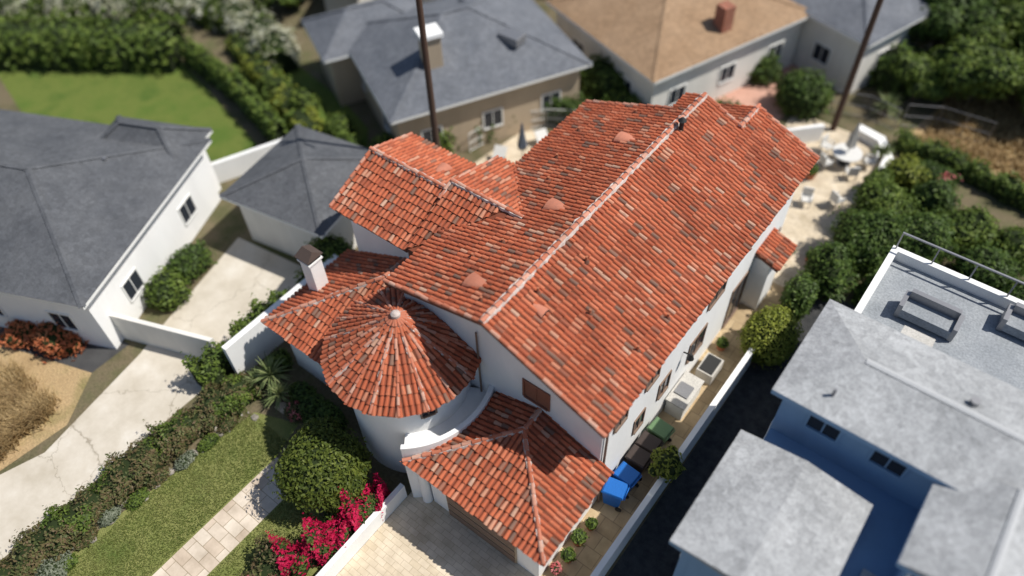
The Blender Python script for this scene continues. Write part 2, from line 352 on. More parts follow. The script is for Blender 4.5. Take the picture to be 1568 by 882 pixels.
def tree(name,x,y,h,rad,mat,leaf=.1,dens=80,nb=7,tr=.13,core=.72,amp=.3):
    e=empty(name); hz=h-rad[2]
    cyl('trunk',(x,y,-.05),(x+.05,y,hz),tr,tr*.55,M['bark'],e)
    for i in range(6):
        a=i*1.05+random.random(); cyl('limb_%d'%i,(x,y,hz*random.uniform(.45,.8)),(x+math.cos(a)*rad[0]*.65,y+math.sin(a)*rad[1]*.65,hz+rad[2]*random.uniform(-.1,.5)),tr*.45,tr*.12,M['bark'],e,6)
    bush('crown',(x,y,hz),tuple(r*core for r in rad),mat,leaf,dens,e,amp)
    for i in range(nb):
        a=i*2*math.pi/nb+random.random()*.6; q=random.uniform(.4,.7); s=random.uniform(.3,.5)
        bush('crown_clump_%d'%i,(x+math.cos(a)*rad[0]*q,y+math.sin(a)*rad[1]*q,hz+rad[2]*random.uniform(-.3,.55)),tuple(r*s for r in rad),mat,leaf,dens,e,.35)
    return e
def blades(name,pts,h,mat,w=.02,lean=.5,per=1):
    n=len(pts); P=np.array(pts,float); a=R.uniform(0,2*math.pi,n); H=h*R.uniform(.6,1.2,n); l=lean*R.uniform(.2,1,n)*H
    D=np.stack([np.cos(a),np.sin(a),np.zeros(n)],1); S=np.stack([-np.sin(a),np.cos(a),np.zeros(n)],1)*w
    Z=np.array([0,0,1.])
    m1=P+D*(l*.35)[:,None]+Z*(H*.65)[:,None]; t=P+D*l[:,None]+Z*(H*.95)[:,None]
    V=np.concatenate([np.stack([P-S,P+S,m1+S,m1-S],1),np.stack([m1-S,m1+S,t+S*.2,t-S*.2],1)])
    return quadmesh(name,V,[mat])
def patch(x0,x1,y0,y1,n,z=0):
    return np.stack([R.uniform(x0,x1,n),R.uniform(y0,y1,n),np.full(n,z)],1)
def clumpy(x0,x1,y0,y1,nc,per,sp):
    c=patch(x0,x1,y0,y1,nc); p=np.repeat(c,per,0); p[:,:2]+=R.normal(size=(len(p),2))*sp; return p
def yucca(name,x,y,hz,r,n=70):
    e=empty(name); cyl('trunk',(x,y,0),(x,y,hz),.1,.08,M['bark'],e,8)
    V=[]
    for i in range(n):
        a=random.uniform(0,2*math.pi); el=random.uniform(-.3,1.4); L_=r*random.uniform(.75,1.1)
        d=np.array([math.cos(a)*math.cos(el),math.sin(a)*math.cos(el),math.sin(el)]); s=np.array([-math.sin(a),math.cos(a),0])*.035
        p=np.array([x,y,hz]); q=p+d*L_*.55; t=p+d*L_+np.array([0,0,-.12*L_])
        V+= [np.stack([p-s,p+s,q+s,q-s]),np.stack([q-s,q+s,t+s*.1,t-s*.1])]
    quadmesh('blades',np.array(V),[L['yucca']],e); return e
# ============================================================ GROUND
sheet('ground',[(-260,-160),(240,-160),(240,340),(-260,340)],0,M['ground'])
sheet('front_lawn',[(-18.1,6.0),(-16.3,6.7),(-15.9,5.2),(-15.9,-8),(-19,-8),(-18.8,-.5)],.008,M['lawn'])
sheet('side_lawn',[(-14.4,4.6),(-11.3,4.6),(-11.3,-8),(-14.4,-8)],.008,M['lawn'])
sheet('paver_path',[(-15.9,5.2),(-14.4,5.2),(-14.4,-8),(-15.9,-8)],.012,M['path'])
sheet('driveway',[(-10.85,7.46),(-10.85,-8),(-3.65,-8),(-3.65,7.46)],.012,M['pave'])
sheet('side_patio',[(-5.3,7.46),(-3.65,7.46),(-3.65,24.2),(-5.3,24.2)],.012,M['patio'])
sheet('rear_patio',[(-8,24.2),(-3.4,24.2),(-3.0,31),(-4,36.2),(-9,36.2)],.012,M['pave'])
sheet('neighbor_driveway',[(-20.6,-8),(-20.6,6),(-20.9,12.6),(-26.2,11.9),(-24.7,6.5),(-24.2,5),(-23.2,0),(-24.2,-3),(-24.4,-8)],.012,M['conc'])
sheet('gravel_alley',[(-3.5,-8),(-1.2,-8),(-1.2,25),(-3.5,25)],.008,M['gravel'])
sheet('neighbor_lawn',[(-52,13),(-43,10.8),(-30.0,15.3),(-30.8,17.0),(-41.0,19.6)],.008,M['lawn2'])
sheet('strip_lawn',[(-30,18.5),(-25,19.4),(-27,21.5),(-30,22.5),(-38,24),(-38,21)],.008,M['lawn2'])
sheet('street',[(-66,-60),(-60,-60),(-58,15),(-48,40),(-44,90),(-60,90)],.008,M['asphalt'])
prism('sidewalk',[(-59.6,-60),(-57.8,-60),(-55.8,15),(-46.2,39),(-42,90),(-43.8,90),(-47.8,40),(-57.8,15)],0,.12,M['walk'])
sheet('dry_slope_ground',[(-3.6,37.2),(9,36.3),(12,52),(-1,50)],.008,M['dry'])
sheet('rear_terrace',[(-21,18.5),(-14,18.5),(-14,27.6),(-20,26.5)],.012,M['pave'])
sheet('brown_yard_patio',[(-13.4,34),(-9.5,34),(-8.6,42),(-11,42)],.008,M['pink'])
sheet('dry_bed_ground',[(-30,-8),(-24.5,-8),(-23.6,1.2),(-25,3.2),(-30,1.5)],.008,M['dry'])
sheet('grey_yard',[(-36,-2),(-30,1.5),(-25,3.2),(-25,5),(-36,4)],.004,M['asphalt'])
blades('lawn_grass_blades',np.concatenate([patch(-18.5,-15.95,-6,5.9,26000),patch(-14.35,-11.8,-6,4.4,16000)]),.07,L['grass'],.011,.7)
# ============================================================ MAIN HOUSE
H=empty('spanish_tile_roof_house')
XR,ZR=-9.46,8.0; XL,ZL=-13.9,6.6; XE,ZE=-4.97,6.0; YF=10.2
sl=(ZR-ZL)/(XR-XL); sr=(ZR-ZE)/(XE-XR)
zl=lambda x:ZR-sl*(XR-x); zr=lambda x:ZR-sr*(x-XR)
tiled('roof_right_slope',[(XR,YF,ZR),(XE,YF,ZE),(XE,24,ZE),(XR,24,ZR)],H,[1])
X2=-7.78; Z2=zr(X2)
tiled('roof_right_slope_rear',[(X2,24,Z2),(XE,24,ZE),(XE,25.6,ZE),(X2,25.55,Z2)],H,[1])
tiled('roof_rear_left',[(X2,25.55,Z2),(-9.9,25.55,Z2-.75),(-9.9,23.9,Z2-.75),(X2,23.9,Z2)],H,[1])
tiled('roof_left_slope',[(XL,10.42,ZL),(XR,YF,ZR),(XR,22.8,ZR),(XL,22.6,ZL)],H,[3])
tiled('roof_left_slope_rear',[(-10.15,22.8,zl(-10.15)),(XR,22.8,ZR),(XR,24,ZR),(-10.15,24,zl(-10.15))],H,[3])
cap('ridge_cap',(XR,YF,ZR),(XR,24,ZR),H,.09,.05,.33,True,1.55)
cap('rear_ridge_cap',(X2,23.9,Z2),(X2,25.6,Z2),H)
cap('rake_cap_right',(XE,YF+.03,ZE+.0),(XR,YF+.03,ZR),H,.07,.03,.33,False)
cap('rake_cap_left',(XL,10.42+.03,ZL),(XR,YF+.03,ZR),H,.07,.03,.33,False)
cap('rake_cap_rear',(XL,22.6,ZL),(XR-.7,22.8,zl(XR-.7)),H,.07,.03,.33,False)
cap('rake_cap_rear_right',(XE,25.55,ZE),(X2,25.52,Z2),H,.07,.03,.33,False)
cap('rake_cap_rear_top',(X2,24,Z2),(XR,24,ZR),H,.07,.03,.33,False)
prof=[(-13.45,0),(-5.3,0),(-5.3,zr(-5.3)-.14),(XR,ZR-.16),(-13.45,zl(-13.45)-.14)]
profile_y('main_walls',prof,10.8,22.2,M['stucco'],H)
profile_y('rear_walls',[(-9.6,0),(-5.301,0),(-5.301,zr(-5.3)-.15),(X2,Z2-.17),(-9.6,Z2-.85)],22.2,25.2,M['stucco'],H)
def wing():
    x0,xm=-18.66,-14.75
    tiled('wing_near_slope',[(x0,12.34,5.95),(xm,12.34,5.95),(xm,14.8,7.05),(x0,14.8,7.05)],H,[0])
    tiled('wing_far_slope',[(x0,14.8,7.05),(xm,14.8,7.05),(xm,16.95,6.38),(x0,16.95,6.38)],H,[2])
    tiled('wing_near_slope_upper',[(xm,12.34,6.1),(-14.4,12.34,6.1),(-13.95,12.9,6.357),(-11.3,15.0,7.32),(xm,15.0,7.32)],H,[0],th=.16)
    tiled('wing_far_slope_upper',[(xm,15.0,7.32),(-11.3,15.0,7.32),(-13.7,17.7,6.57),(xm,17.7,6.57)],H,[2])
    cap('wing_ridge_cap',(x0,14.8,7.05),(xm,14.8,7.05),H,.075,.05,.33,True,1.4)
    cap('wing_ridge_cap_upper',(xm,15.0,7.32),(-11.5,15.0,7.32),H,.075,.05,.33,True,1.4)
    cap('wing_rake_cap',(x0+.03,12.34,5.95),(x0+.03,14.8,7.05),H,.065,.03,.33,False)
    cap('wing_rake_cap_far',(x0+.03,16.95,6.38),(x0+.03,14.8,7.05),H,.065,.03,.33,False)
    cap('wing_step_cap',(xm,14.3,7.0),(xm,15.0,7.32),H,.065,.03)
    cap('wing_step_cap_far',(xm,17.7,6.57),(xm,15.0,7.32),H,.06,.03,.33,False)
    profile_x('wing_walls',[(12.75,0),(16.55,0),(16.55,6.35),(14.8,6.88),(12.75,5.98)],-18.2,-13.4,M['stucco'],H)
wing()
window('wing_window',(-14.6,12.75,4.9),(0,-1,0),.9,.8,H,M['rust'],M['rust'])
window('wing_side_window',(-18.2,14.8,5.0),(-1,0,0),1.0,1.0,H)
le,lf,lz=-18.85,8.14,3.0; hx,hy,hz=-15.38,11.61,4.73
tiled('low_roof_left_slope',[(le,lf,lz),(hx,hy,hz),(hx,12.75,hz),(le,12.75,lz)],H,[3])
tiled('low_roof_front_slope',[(le,lf,lz),(-12.0,lf,lz),(-12.0,hy,hz),(hx,hy,hz)],H,[0])
cap('low_roof_hip',(le,lf,lz),(hx,hy,hz),H,.075); cap('low_roof_ridge',(hx,hy,hz),(hx,12.7,hz),H,.075)
box('low_walls',-18.4,-13.2,8.6,12.74,0,2.95,M['stucco'],H)
box('low_walls_upper',hx,-13.2,11.65,12.74,2.95,4.6,M['stucco'],H)
box('chimney',-18.42,-17.84,10.2,10.78,0,4.95,M['stucco'],H,.02); box('chimney_collar',-18.47,-17.79,10.15,10.83,4.95,5.03,M['stucco'],H)
prism('chimney_hood',[(-18.42,10.2),(-17.84,10.2),(-17.84,10.78),(-18.42,10.78)],5.03,5.2,M['dark'],H)
mesh('chimney_cap',[(-18.5,10.1,5.2),(-17.76,10.1,5.2),(-17.76,10.88,5.2),(-18.5,10.88,5.2),(-18.4,10.49,5.5),(-17.86,10.49,5.5)],[(0,1,5,4),(2,3,4,5),(1,2,5),(3,0,4),(3,2,1,0)],M['capmetal'],H)
# tower
tc=Vector((-12.58,9.58,0)); TR=2.69; TZ,TA=4.9,6.65; K=18
pts=[(tc.x+TR*math.cos(2*math.pi*(i+.5)/K),tc.y+TR*math.sin(2*math.pi*(i+.5)/K),TZ) for i in range(K)]
ap=(tc.x,tc.y,TA)
for i in range(K):
    j=(i+1)%K; tiled('tower_roof_segment_%d'%i,[pts[i],pts[j],ap],H,[0],th=.1)
for i in range(K):
    cap('tower_rib_%d'%i,pts[i],ap,H,.055,.03,.33,i%2==0,1.12)
def lathe(name,prof,mat,c,n=40,parent=None,a0=0,a1=2*math.pi):
    full=abs(a1-a0-2*math.pi)<1e-6; m=n if full else n+1; vs=[];fs=[];k=len(prof)
    for i in range(m):
        a=a0+(a1-a0)*i/n
        for r,z in prof: vs.append((c[0]+r*math.cos(a),c[1]+r*math.sin(a),z))
    for i in range(n):
        j=(i+1)%m
        for q in range(k-1): fs.append((i*k+q,j*k+q,j*k+q+1,i*k+q+1))
    if not full: fs+= [tuple(range(k)),tuple(reversed(range((m-1)*k,m*k)))]
    return mesh(name,vs,fs,mat,parent,smooth=False)
lathe('tower_finial',[(.16,TA+.02),(.16,TA+.12),(.09,TA+.18),(0.001,TA+.2)],M['mortar'],tc,16,H)
o=lathe('tower_wall',[(2.2,0),(2.2,4.93)],M['stucco'],tc,48,H); o.data.polygons.foreach_set('use_smooth',[True]*48)
lathe('tower_eave_band',[(2.21,4.62),(2.32,4.66),(2.32,4.8),(2.21,4.8)],M['stucco2'],tc,48,H)
for a in (-125,-28,): 
    ar=math.radians(a); n_=(math.cos(ar),math.sin(ar),0); window('tower_window',(tc.x+2.19*n_[0],tc.y+2.19*n_[1],4.15),n_,.45,.55,H)
lathe('terrace_parapet',[(2.98,0),(2.98,3.62),(3.15,3.62),(3.15,0),(2.98,0)],M['stucco'],tc,30,H,math.radians(-52),math.radians(24))
lathe('terrace_deck',[(2.1,2.95),(3.0,2.95)],M['stucco'],tc,30,H,math.radians(-52),math.radians(28))
# garage
ge,gy,gz=-10.53,7.02,3.0; gr=-4.84; E=(-7.68,9.87,4.07)
gs=(E[2]-gz)/(E[0]-ge); gzl=lambda x:gz+gs*(x-ge)
tiled('garage_front_slope',[(ge,gy,gz),(gr,gy,gz),E],H,[0])
tiled('garage_right_slope',[(gr,gy,gz),(gr,10.82,gz),(E[0],10.82,E[2]),E],H,[0])
def gl(x,y): return (x,y,gzl(x))
tiled('garage_left_slope_a',[gl(-10.5,7.05),gl(-9.25,8.3),gl(-9.74,8.3)],H)
tiled('garage_left_slope_b',[gl(-9.74,8.3),gl(-9.25,8.3),gl(-7.95,9.6),gl(-9.42,9.6)],H)
tiled('garage_left_slope_c',[gl(-9.42,9.6),gl(-7.95,9.6),gl(-7.68,9.87),gl(-7.68,10.82),gl(-9.6,10.82)],H)
cap('garage_hip_left',(ge,gy,gz),E,H,.07,.045,.33,True,1.2); cap('garage_hip_right',(gr,gy,gz),E,H,.07,.045,.33,True,1.2); cap('garage_ridge',E,(E[0],10.8,E[2]),H,.07,.045,.33,True,1.2)
box('garage_walls',-9.95,-5.302,7.45,10.79,0,2.9,M['stucco'],H)
box('garage_lintel',-10.35,-5.4,7.40,7.449,2.45,2.7,M['stucco2'],H)
box('garage_door',-9.2,-6.2,7.40,7.446,0,2.25,M['tan'],H)
for i in range(4): box('door_panel_%d'%i,-9.15,-6.25,7.37,7.399,.08+i*.54,.5+i*.54,M['frame'],H,.01)
cyl('porch_column',(-10.2,7.4,0),(-10.2,7.4,2.8),.2,.17,M['stucco'],H,20)
box('porch_wall',-10.3,-9.95,8.0,10.5,0,2.85,M['stucco'],H)
window('gable_window',(-7.85,10.8,4.85),(0,-1,0),.95,.85,H,M['rust'],M['rust'])
for y,z,w,h in ((13.4,2.2,.6,.8),(15.1,2.4,.7,.9),(17.6,2.2,1.2,1.1),(21.2,1.3,1.3,2.3),(13.9,4.6,.8,1.0),(18.5,4.6,1.2,1.2),(11.9,4.5,.7,.8)):
    window('side_window',(-5.3,y,z),(1,0,0),w,h,H)
window('far_side_window',(-5.3,24.3,1.9),(1,0,0),1.0,1.2,H)
tiled('side_porch_roof',[(-5.3,22.1,3.35),(-4.25,22.1,2.95),(-4.25,23.8,2.95),(-5.3,23.8,3.35)],H,[1])
box('side_porch_bay',-5.298,-4.6,22.3,23.6,0,2.9,M['stucco'],H)
def arch_vent(x,y,zf,dx,dy,s,name='roof_arch_vent'):
    d=Vector((dx,dy,0)); sd=Vector((-dy,dx,0)); p=Vector((x,y,0)); vs=[];fs=[]; k=11; rws=5
    for j in range(rws):
        t=j/(rws-1); wd=.36*s*(1-.75*t**1.6); hg=.20*s*(1-t**1.5); off=.3*s-.75*s*t
        for i in range(k):
            a=math.pi*i/(k-1); q=p+d*off+sd*math.cos(a)*wd; vs.append(Vector((q.x,q.y,zf(q.x,q.y)+math.sin(a)*hg+.05)))
    for j in range(rws-1):
        for i in range(k-1): fs.append((j*k+i,j*k+i+1,j*k+k+i+1,j*k+k+i))
    mi=[0]*len(fs); fs.append(tuple(range(k))); mi.append(1)  # flat end face coloured dark to stand for the shaded vent opening
    mesh(name,vs,fs,[M['cap'],M['dark']],H,mi)
ZLf=lambda x,y:zl(x); ZRf=lambda x,y:zr(x); 
for x,y in ((-10.85,11.6),(-10.8,15.9),(-10.8,20.4)): arch_vent(x,y,ZLf,-1,0,.95)
arch_vent(-8.5,11.9,ZRf,1,0,.6)
arch_vent(-15.9,15.8,lambda x,y:7.05-.312*(y-14.8),0,1,.8)
def pipe(x,y,z,h=.3,r=.045,mat=None):
    cyl('roof_vent_pipe',(x,y,z-.05),(x,y,z+h),r,r,mat or M['clay'],H,10); cyl('roof_vent_collar',(x,y,z+.02),(x,y,z+.12),r*2.6,r*1.2,M['rooftrim'],H,10)
for x,y in ((-8.5,14.4),(-5.6,14.9),(-5.7,13.2),(-7.4,13.0),(-8.9,12.3)): pipe(x,y,zr(x),.28)
for x,y in ((-12.6,18.6),(-12.0,17.2),(-11.3,13.6),(-10.1,11.0),(-12.9,20.5),(-11.4,22.2),(-11.8,12.6)): pipe(x,y,zl(x),.2)
cyl('kitchen_vent',(-9.2,21.7,7.9),(-9.2,21.7,8.35),.09,.09,M['dark'],H); cyl('kitchen_vent_cap',(-9.2,21.7,8.35),(-9.2,21.7,8.48),.17,.05,M['dark'],H)
cyl('gutter_downspout',(-5.22,10.95,0),(-5.22,10.95,5.6),.045,.045,M['frame'],H,8)
cyl('tower_downspout',(-10.2,10.72,2.9),(-10.2,10.72,6.4),.035,.035,M['frame'],H,8)
box('front_gutter',-5.05,-4.95,10.3,25.5,5.82,5.9,M['frame'],H)
cyl('wall_lamp_arm',(-5.3,16.4,3.0),(-5.0,16.4,3.05),.03,.03,M['dark'],H,8); cyl('wall_lamp_shade',(-5.0,16.4,2.85),(-5.0,16.4,3.1),.14,.05,M['dark'],H,12)
# ============================================================ boundary walls
prism('white_boundary_wall',[(-3.82,5),(-3.62,5),(-3.52,19.5),(-3.72,19.5)],0,1.25,M['stucco'])
prism('white_garden_wall',[(-20.05,6.7),(-19.8,6.7),(-19.8,12.8),(-20.05,12.8)],0,2.0,M['stucco'])
prism('driveway_side_wall',[(-11.05,1),(-10.86,1),(-10.86,7.0),(-11.05,7.0)],0,.85,M['stucco'])
prism('neighbor_gate_wall',[(-25.6,5.0),(-25.6,5.2),(-21,6.9),(-21,6.7)],0,1.6,M['stucco2'])
prism('rear_white_wall',[(-8.6,33.0),(-8.4,33.0),(-6.9,34.6),(-7.1,34.7)],0,1.0,M['stucco'])
prism('curved_terrace_seat',[(-5.6,36.0),(-4.4,35.7),(-3.7,34.6),(-3.6,33.0),(-3.2,33.0),(-3.3,34.8),(-4.2,36.2),(-5.6,36.5)],0,.5,M['stucco'])
prism('white_yard_wall',[(-30.3,13.8),(-30.1,13.7),(-28.3,17.9),(-28.5,18)],0,1.2,M['stucco'])
# ============================================================ neighbours
def nhouse(name,K0,ang,Lu,Lv,ze,zr_,roof,wall,gable=False,oh=.45,z0=0,wins=True,walltrim=None):
    e=empty(name); u=Vector((math.cos(ang),math.sin(ang),0)); v=Vector((-math.sin(ang),math.cos(ang),0)); K0=Vector((*K0,0))
    P=lambda a,b,z:K0+u*a+v*b+Vector((0,0,z))
    ins=0 if gable else min(Lu,Lv)/2
    if Lu>=Lv: r0,r1=(ins,Lv/2),(Lu-ins,Lv/2)
    else: r0,r1=(Lu/2,ins),(Lu/2,Lv-ins)
    vs=[P(0,0,ze),P(Lu,0,ze),P(Lu,Lv,ze),P(0,Lv,ze),P(*r0,zr_),P(*r1,zr_)]
    if Lu>=Lv: fs=[(0,1,5,4),(1,2,5),(2,3,4,5),(3,0,4)]; hips=[(0,4),(3,4),(1,5),(2,5),(4,5)]
    else: fs=[(0,1,4),(1,2,5,4),(2,3,5),(3,0,4,5)]; hips=[(0,4),(1,4),(2,5),(3,5),(4,5)]
    fs2=[(3,2,1,0)]; mesh('roof',vs,fs+fs2,roof,e)
    lo=[p-Vector((0,0,.16)) for p in vs[:4]]; mesh('fascia',[p-Vector((0,0,.004)) for p in vs[:4]]+lo,[(0,4,5,1),(1,5,6,2),(2,6,7,3),(3,7,4,0),(4,7,6,5)],walltrim or M['wframe'],e)
    for a,b in hips:
        p,q=vs[a],vs[b]; d=(q-p); 
        if d.length<.1: continue
        d.normalize(); s=d.cross(Vector((0,0,1))).normalized()*.14; up=Vector((0,0,.035))
        mesh('ridge_strip',[p-s+up*.2,p+up*1.3,p+s+up*.2,q-s+up*.2,q+up*1.3,q+s+up*.2],[(0,1,4,3),(1,2,5,4)],roof,e)
    c=[P(oh,oh,0),P(Lu-oh,oh,0),P(Lu-oh,Lv-oh,0),P(oh,Lv-oh,0)]
    prism('walls',[(p.x,p.y) for p in c],z0,ze-.02,wall,e)
    if wins:
        for i,(n_,L_) in enumerate((( -v,Lu),(u,Lv),(v,Lu),(-u,Lv))):
            a,b=c[i],c[(i+1)%4]; k=max(1,int(L_/3.6))
            for j in range(k):
                p=a.lerp(b,(j+.5)/k); p.z=1.5 if ze<4 else ze-1.5
                window('window',p,n_,1.0,.95,e,M['wframe'])
    return e,P
r=math.radians
nh,P=nhouse('grey_roof_house',(-24.6,4.3),r(114),10.3,15,3.5,5.2,M['shingle'],M['stucco'])
nhouse('grey_roof_house_wing',(-28.2,11.5),r(114),3.0,5.0,3.45,4.5,M['shingle'],M['stucco'],wins=False)
p=P(3,5.5,4.7); cyl('vent_pipe',p,p+Vector((0,0,.5)),.12,.12,M['dark'],nh)
p=P(7,3,4.3); cyl('vent_pipe',p,p+Vector((0,0,.3)),.1,.1,M['steel'],nh)
nhouse('detached_garage',(-25.9,11.7),r(10),5.6,5.6,3.0,4.1,M['shingle'],M['stucco2'],wins=False)
nh,P=nhouse('slate_roof_house',(-22.9,19.6),r(62),10.9,9.5,3.4,5.4,M['shingle2'],M['tan'])
c=[P(2.7,2,0),P(3.6,2,0),P(3.6,2.8,0),P(2.7,2.8,0)]; prism('chimney',[(q.x,q.y) for q in c],0,5.9,M['tan'],nh); c=[P(2.58,1.88,0),P(3.72,1.88,0),P(3.72,2.92,0),P(2.58,2.92,0)]; prism('chimney_crown',[(q.x,q.y) for q in c],5.9,6.1,M['stucco'],nh)
for a,b in ((7.5,2.4),(7.0,6.5)):
    p=P(a,b,4.6); box('skylight',p.x-.6,p.x+.6,p.y-.4,p.y+.4,4.3,4.75,M['steel'],nh,.03)
nhouse('slate_roof_house_extension',(-29.4,21.4),r(62),6.5,4.5,3.3,4.6,M['shingle2'],M['tan'],wins=False)
nh,P=nhouse('brown_roof_house',(-14.4,29.6),r(70),11.5,9.5,3.4,5.0,M['brown'],M['stucco2'])
c=[P(5.3,1.0,0),P(6.0,1.0,0),P(6.0,1.7,0),P(5.3,1.7,0)]; prism('brick_chimney',[(q.x,q.y) for q in c],0,5.1,M['brick'],nh)
nhouse('grey_gable_house',(-7.0,38.6),r(73),10,10,3.5,5.4,M['shingle2'],M['stucco2'])
nhouse('shed',(-36.5,27),r(30),3,4,2.4,2.9,M['walk'],M['walk'],wins=False)
nhouse('small_white_house',(-33,32),r(40),7,7,3.2,4.4,M['walk'],M['stucco2'])
B=empty('blue_house')
def bvol(nm,x0,x1,y0,y1,ze,rise,gable=True,axis='x',rs=True):
    box(nm+'_walls',x0+.35,x1-.35,y0+.35,y1-.35,0,ze-.02,M['blue'],B)
    if axis=='x': ym=(y0+y1)/2; vs=[(x0,y0,ze),(x1,y0,ze),(x1,y1,ze),(x0,y1,ze),(x0+(0 if gable else 1.8),ym,ze+rise),(x1,ym,ze+rise)]; fs=[(0,1,5,4),(1,2,5),(2,3,4,5),(3,0,4)]
    else: xm=(x0+x1)/2; vs=[(x0,y0,ze),(x1,y0,ze),(x1,y1,ze),(x0,y1,ze),(xm,y0+(0 if gable else 1.8),ze+rise),(xm,y1,ze+rise)]; fs=[(0,1,4),(1,2,5,4),(2,3,5),(3,0,4,5)]
    mesh(nm+'_roof',vs,fs,M['shinglel'],B)
    if rs:
        p,q=Vector(vs[4]),Vector(vs[5]); s=(q-p).cross(Vector((0,0,1))).normalized()*.1; up=Vector((0,0,.035)); mesh(nm+'_ridge',[p-s,p+up,p+s,q-s,q+up,q+s],[(0,1,4,3),(1,2,5,4)],M['hipcap'],B)
    mesh(nm+'_fascia',[(x0,y0,ze-.004),(x1,y0,ze-.004),(x1,y1,ze-.004),(x0,y1,ze-.004)]+[(x0,y0,ze-.2),(x1,y0,ze-.2),(x1,y1,ze-.2),(x0,y1,ze-.2)],[(0,4,5,1),(1,5,6,2),(2,6,7,3),(3,7,4,0),(4,7,6,5)],M['blue'],B)
bvol('upper',-1.68,11,13.9,18.1,7.0,.55,False)
bvol('lower',-1.95,2.1,8.9,13.2,5.4,.3,True,'y',False)
bvol('side',2.6,9,8.2,11.6,4.9,.4,True,'x',False)
box('mid_walls',-1.3,9,9.2,14.3,0,4.7,M['blue'],B)
bvol('cross',3.0,6.6,11.2,14.6,6.8,.6,True,'y')
for x in (.0,1.9): window('window',(x,14.25,6.1),(0,-1,0),.9,.6,B,M['blue'])
for x in (3.9,5.6): window('window',(x,11.55,5.9),(0,-1,0),.8,.8,B,M['wframe'])
for y in (10,12,15,17): window('window',(-1.6 if y<13.5 else -1.33,y,4.0),(-1,0,0),.9,1.1,B,M['wframe'])
p=Vector((3.0,16.4,7.45)); cyl('roof_vent',p,p+Vector((0,0,.2)),.13,.13,M['steel'],B)
cyl('roof_vent_tall',(-.2,14.6,7),(-.2,14.6,7.5),.05,.05,M['steel'],B)
box('terrace_walls',-.9,9,18.0,22.9,0,5.3,M['blue'],B); box('terrace_floor',-.75,8.9,18.1,22.75,5.3,5.34,M['deckg'],B)
for nm,a in (('terrace_parapet_west',(-.95,-.72,18.1,23.0)),('terrace_parapet_north',(-.72,9,22.77,23.0))): box(nm,*a,5.3,5.75,M['wframe'],B)
for i in range(8): box('rail_post',-.86+i*1.25,-.81+i*1.25,22.86,22.91,5.75,6.5,M['steel'],B)
box('top_rail',-.86,9,22.85,22.92,6.5,6.55,M['steel'],B)
def sofa(x,y,z,w,par):
    P=[box('t',x,x+w,y,y+.8,z+.1,z+.45,M['deckg'],None),box('t',x,x+w,y+.62,y+.8,z+.45,z+.8,M['steel']),box('t',x-.15,x,y,y+.8,z+.05,z+.62,M['steel']),box('t',x+w,x+w+.15,y,y+.8,z+.05,z+.62,M['steel'])]
    return join('outdoor_sofa',P,par)
sofa(.3,20.2,5.34,1.6,B); sofa(3.2,21.6,5.34,1.8,B)
P_=[box('t',.6,1.6,18.9,19.6,5.75,5.82,M['walk'])]+[box('t',a,a+.06,b,b+.06,5.34,5.75,M['steel']) for a in (.65,1.5) for b in (18.95,19.5)]; join('terrace_table',P_,B)
# ============================================================ objects
def bin_(name,x,y,rot,mat):
    w0,w1,d0,d1,h=.25,.31,.28,.36,.98
    P=[]; vs=[(sx*w0,sy*d0,.06) for sx,sy in ((-1,-1),(1,-1),(1,1),(-1,1))]+[(sx*w1,sy*d1,h) for sx,sy in ((-1,-1),(1,-1),(1,1),(-1,1))]
    P.append(mesh('t',vs,[(3,2,1,0),(4,5,6,7),(0,1,5,4),(1,2,6,5),(2,3,7,6),(3,0,4,7)],mat))
    lid=[(-.34,-.4,h+.003),(.34,-.4,h+.003),(.34,.4,h+.003),(-.34,.4,h+.003),(-.3,-.34,h+.07),(.3,-.34,h+.07),(.3,.36,h+.11),(-.3,.36,h+.11)]
    P.append(mesh('t',lid,[(3,2,1,0),(4,5,6,7),(0,1,5,4),(1,2,6,5),(2,3,7,6),(3,0,4,7)],mat))
    P.append(cyl('t',(-.3,.44,h+.02),(.3,.44,h+.02),.025,.025,mat))
    for s in (-1,1): P.append(cyl('t',(s*.27,.3,.12),(s*.33,.3,.12),.12,.12,M['dark']))
    o=join(name,P); o.location=(x,y,.012); o.rotation_euler=(0,0,rot); q=o.modifiers.new('b','BEVEL'); q.width=.015; return o
bin_('recycling_bin',-4.82,11.3,r(-78),M['binblue']); bin_('recycling_bin',-4.78,12.0,r(-95),M['binblue'])
bin_('trash_bin',-4.8,12.85,r(-90),M['bingrey']); bin_('trash_bin',-4.8,13.55,r(-90),M['bingrey']); bin_('yard_waste_bin',-4.75,14.3,r(-95),M['bingreen'])
P_=[box('t',-5.22,-4.5,15.6,17.1,.012,.85,M['stucco2']),box('t',-5.26,-4.45,15.55,17.15,.853,.93,M['walk']),box('t',-5.15,-4.6,16.0,16.6,.933,.99,M['steel'])]; join('outdoor_counter',P_)
P_=[box('t',-5.05,-4.35,17.7,18.7,.012,.6,M['walk']),box('t',-4.98,-4.42,17.77,18.63,.603,.64,M['dark'])]; join('fire_pit_table',P_)
def pot(x,y,s=.25,z=0,mt=None):
    e=empty('potted_plant'); cyl('pot',(x,y,z),(x,y,z+s*1.3),s*.7,s,M['clay'],e,16); bush('plant',(x,y,z+s*1.9),(s*1.2,s*1.2,s),mt or L['mid'],.06,150,e)
for a in ((-4.9,8.6,.22),(-4.95,9.3,.25),(-4.9,10.0,.2),(-4.85,19.6,.22),(-4.9,25.9,.28),(-4.5,7.2,.2),(-3.9,26.3,.25),(-6.2,31.6,.3)): pot(*a)
pot(-5.0,8.0,.18,0,L['rose'])
cyl('round_dark_pot',(-4.4,6.9,0),(-4.4,6.9,.3),.25,.3,M['dark'])
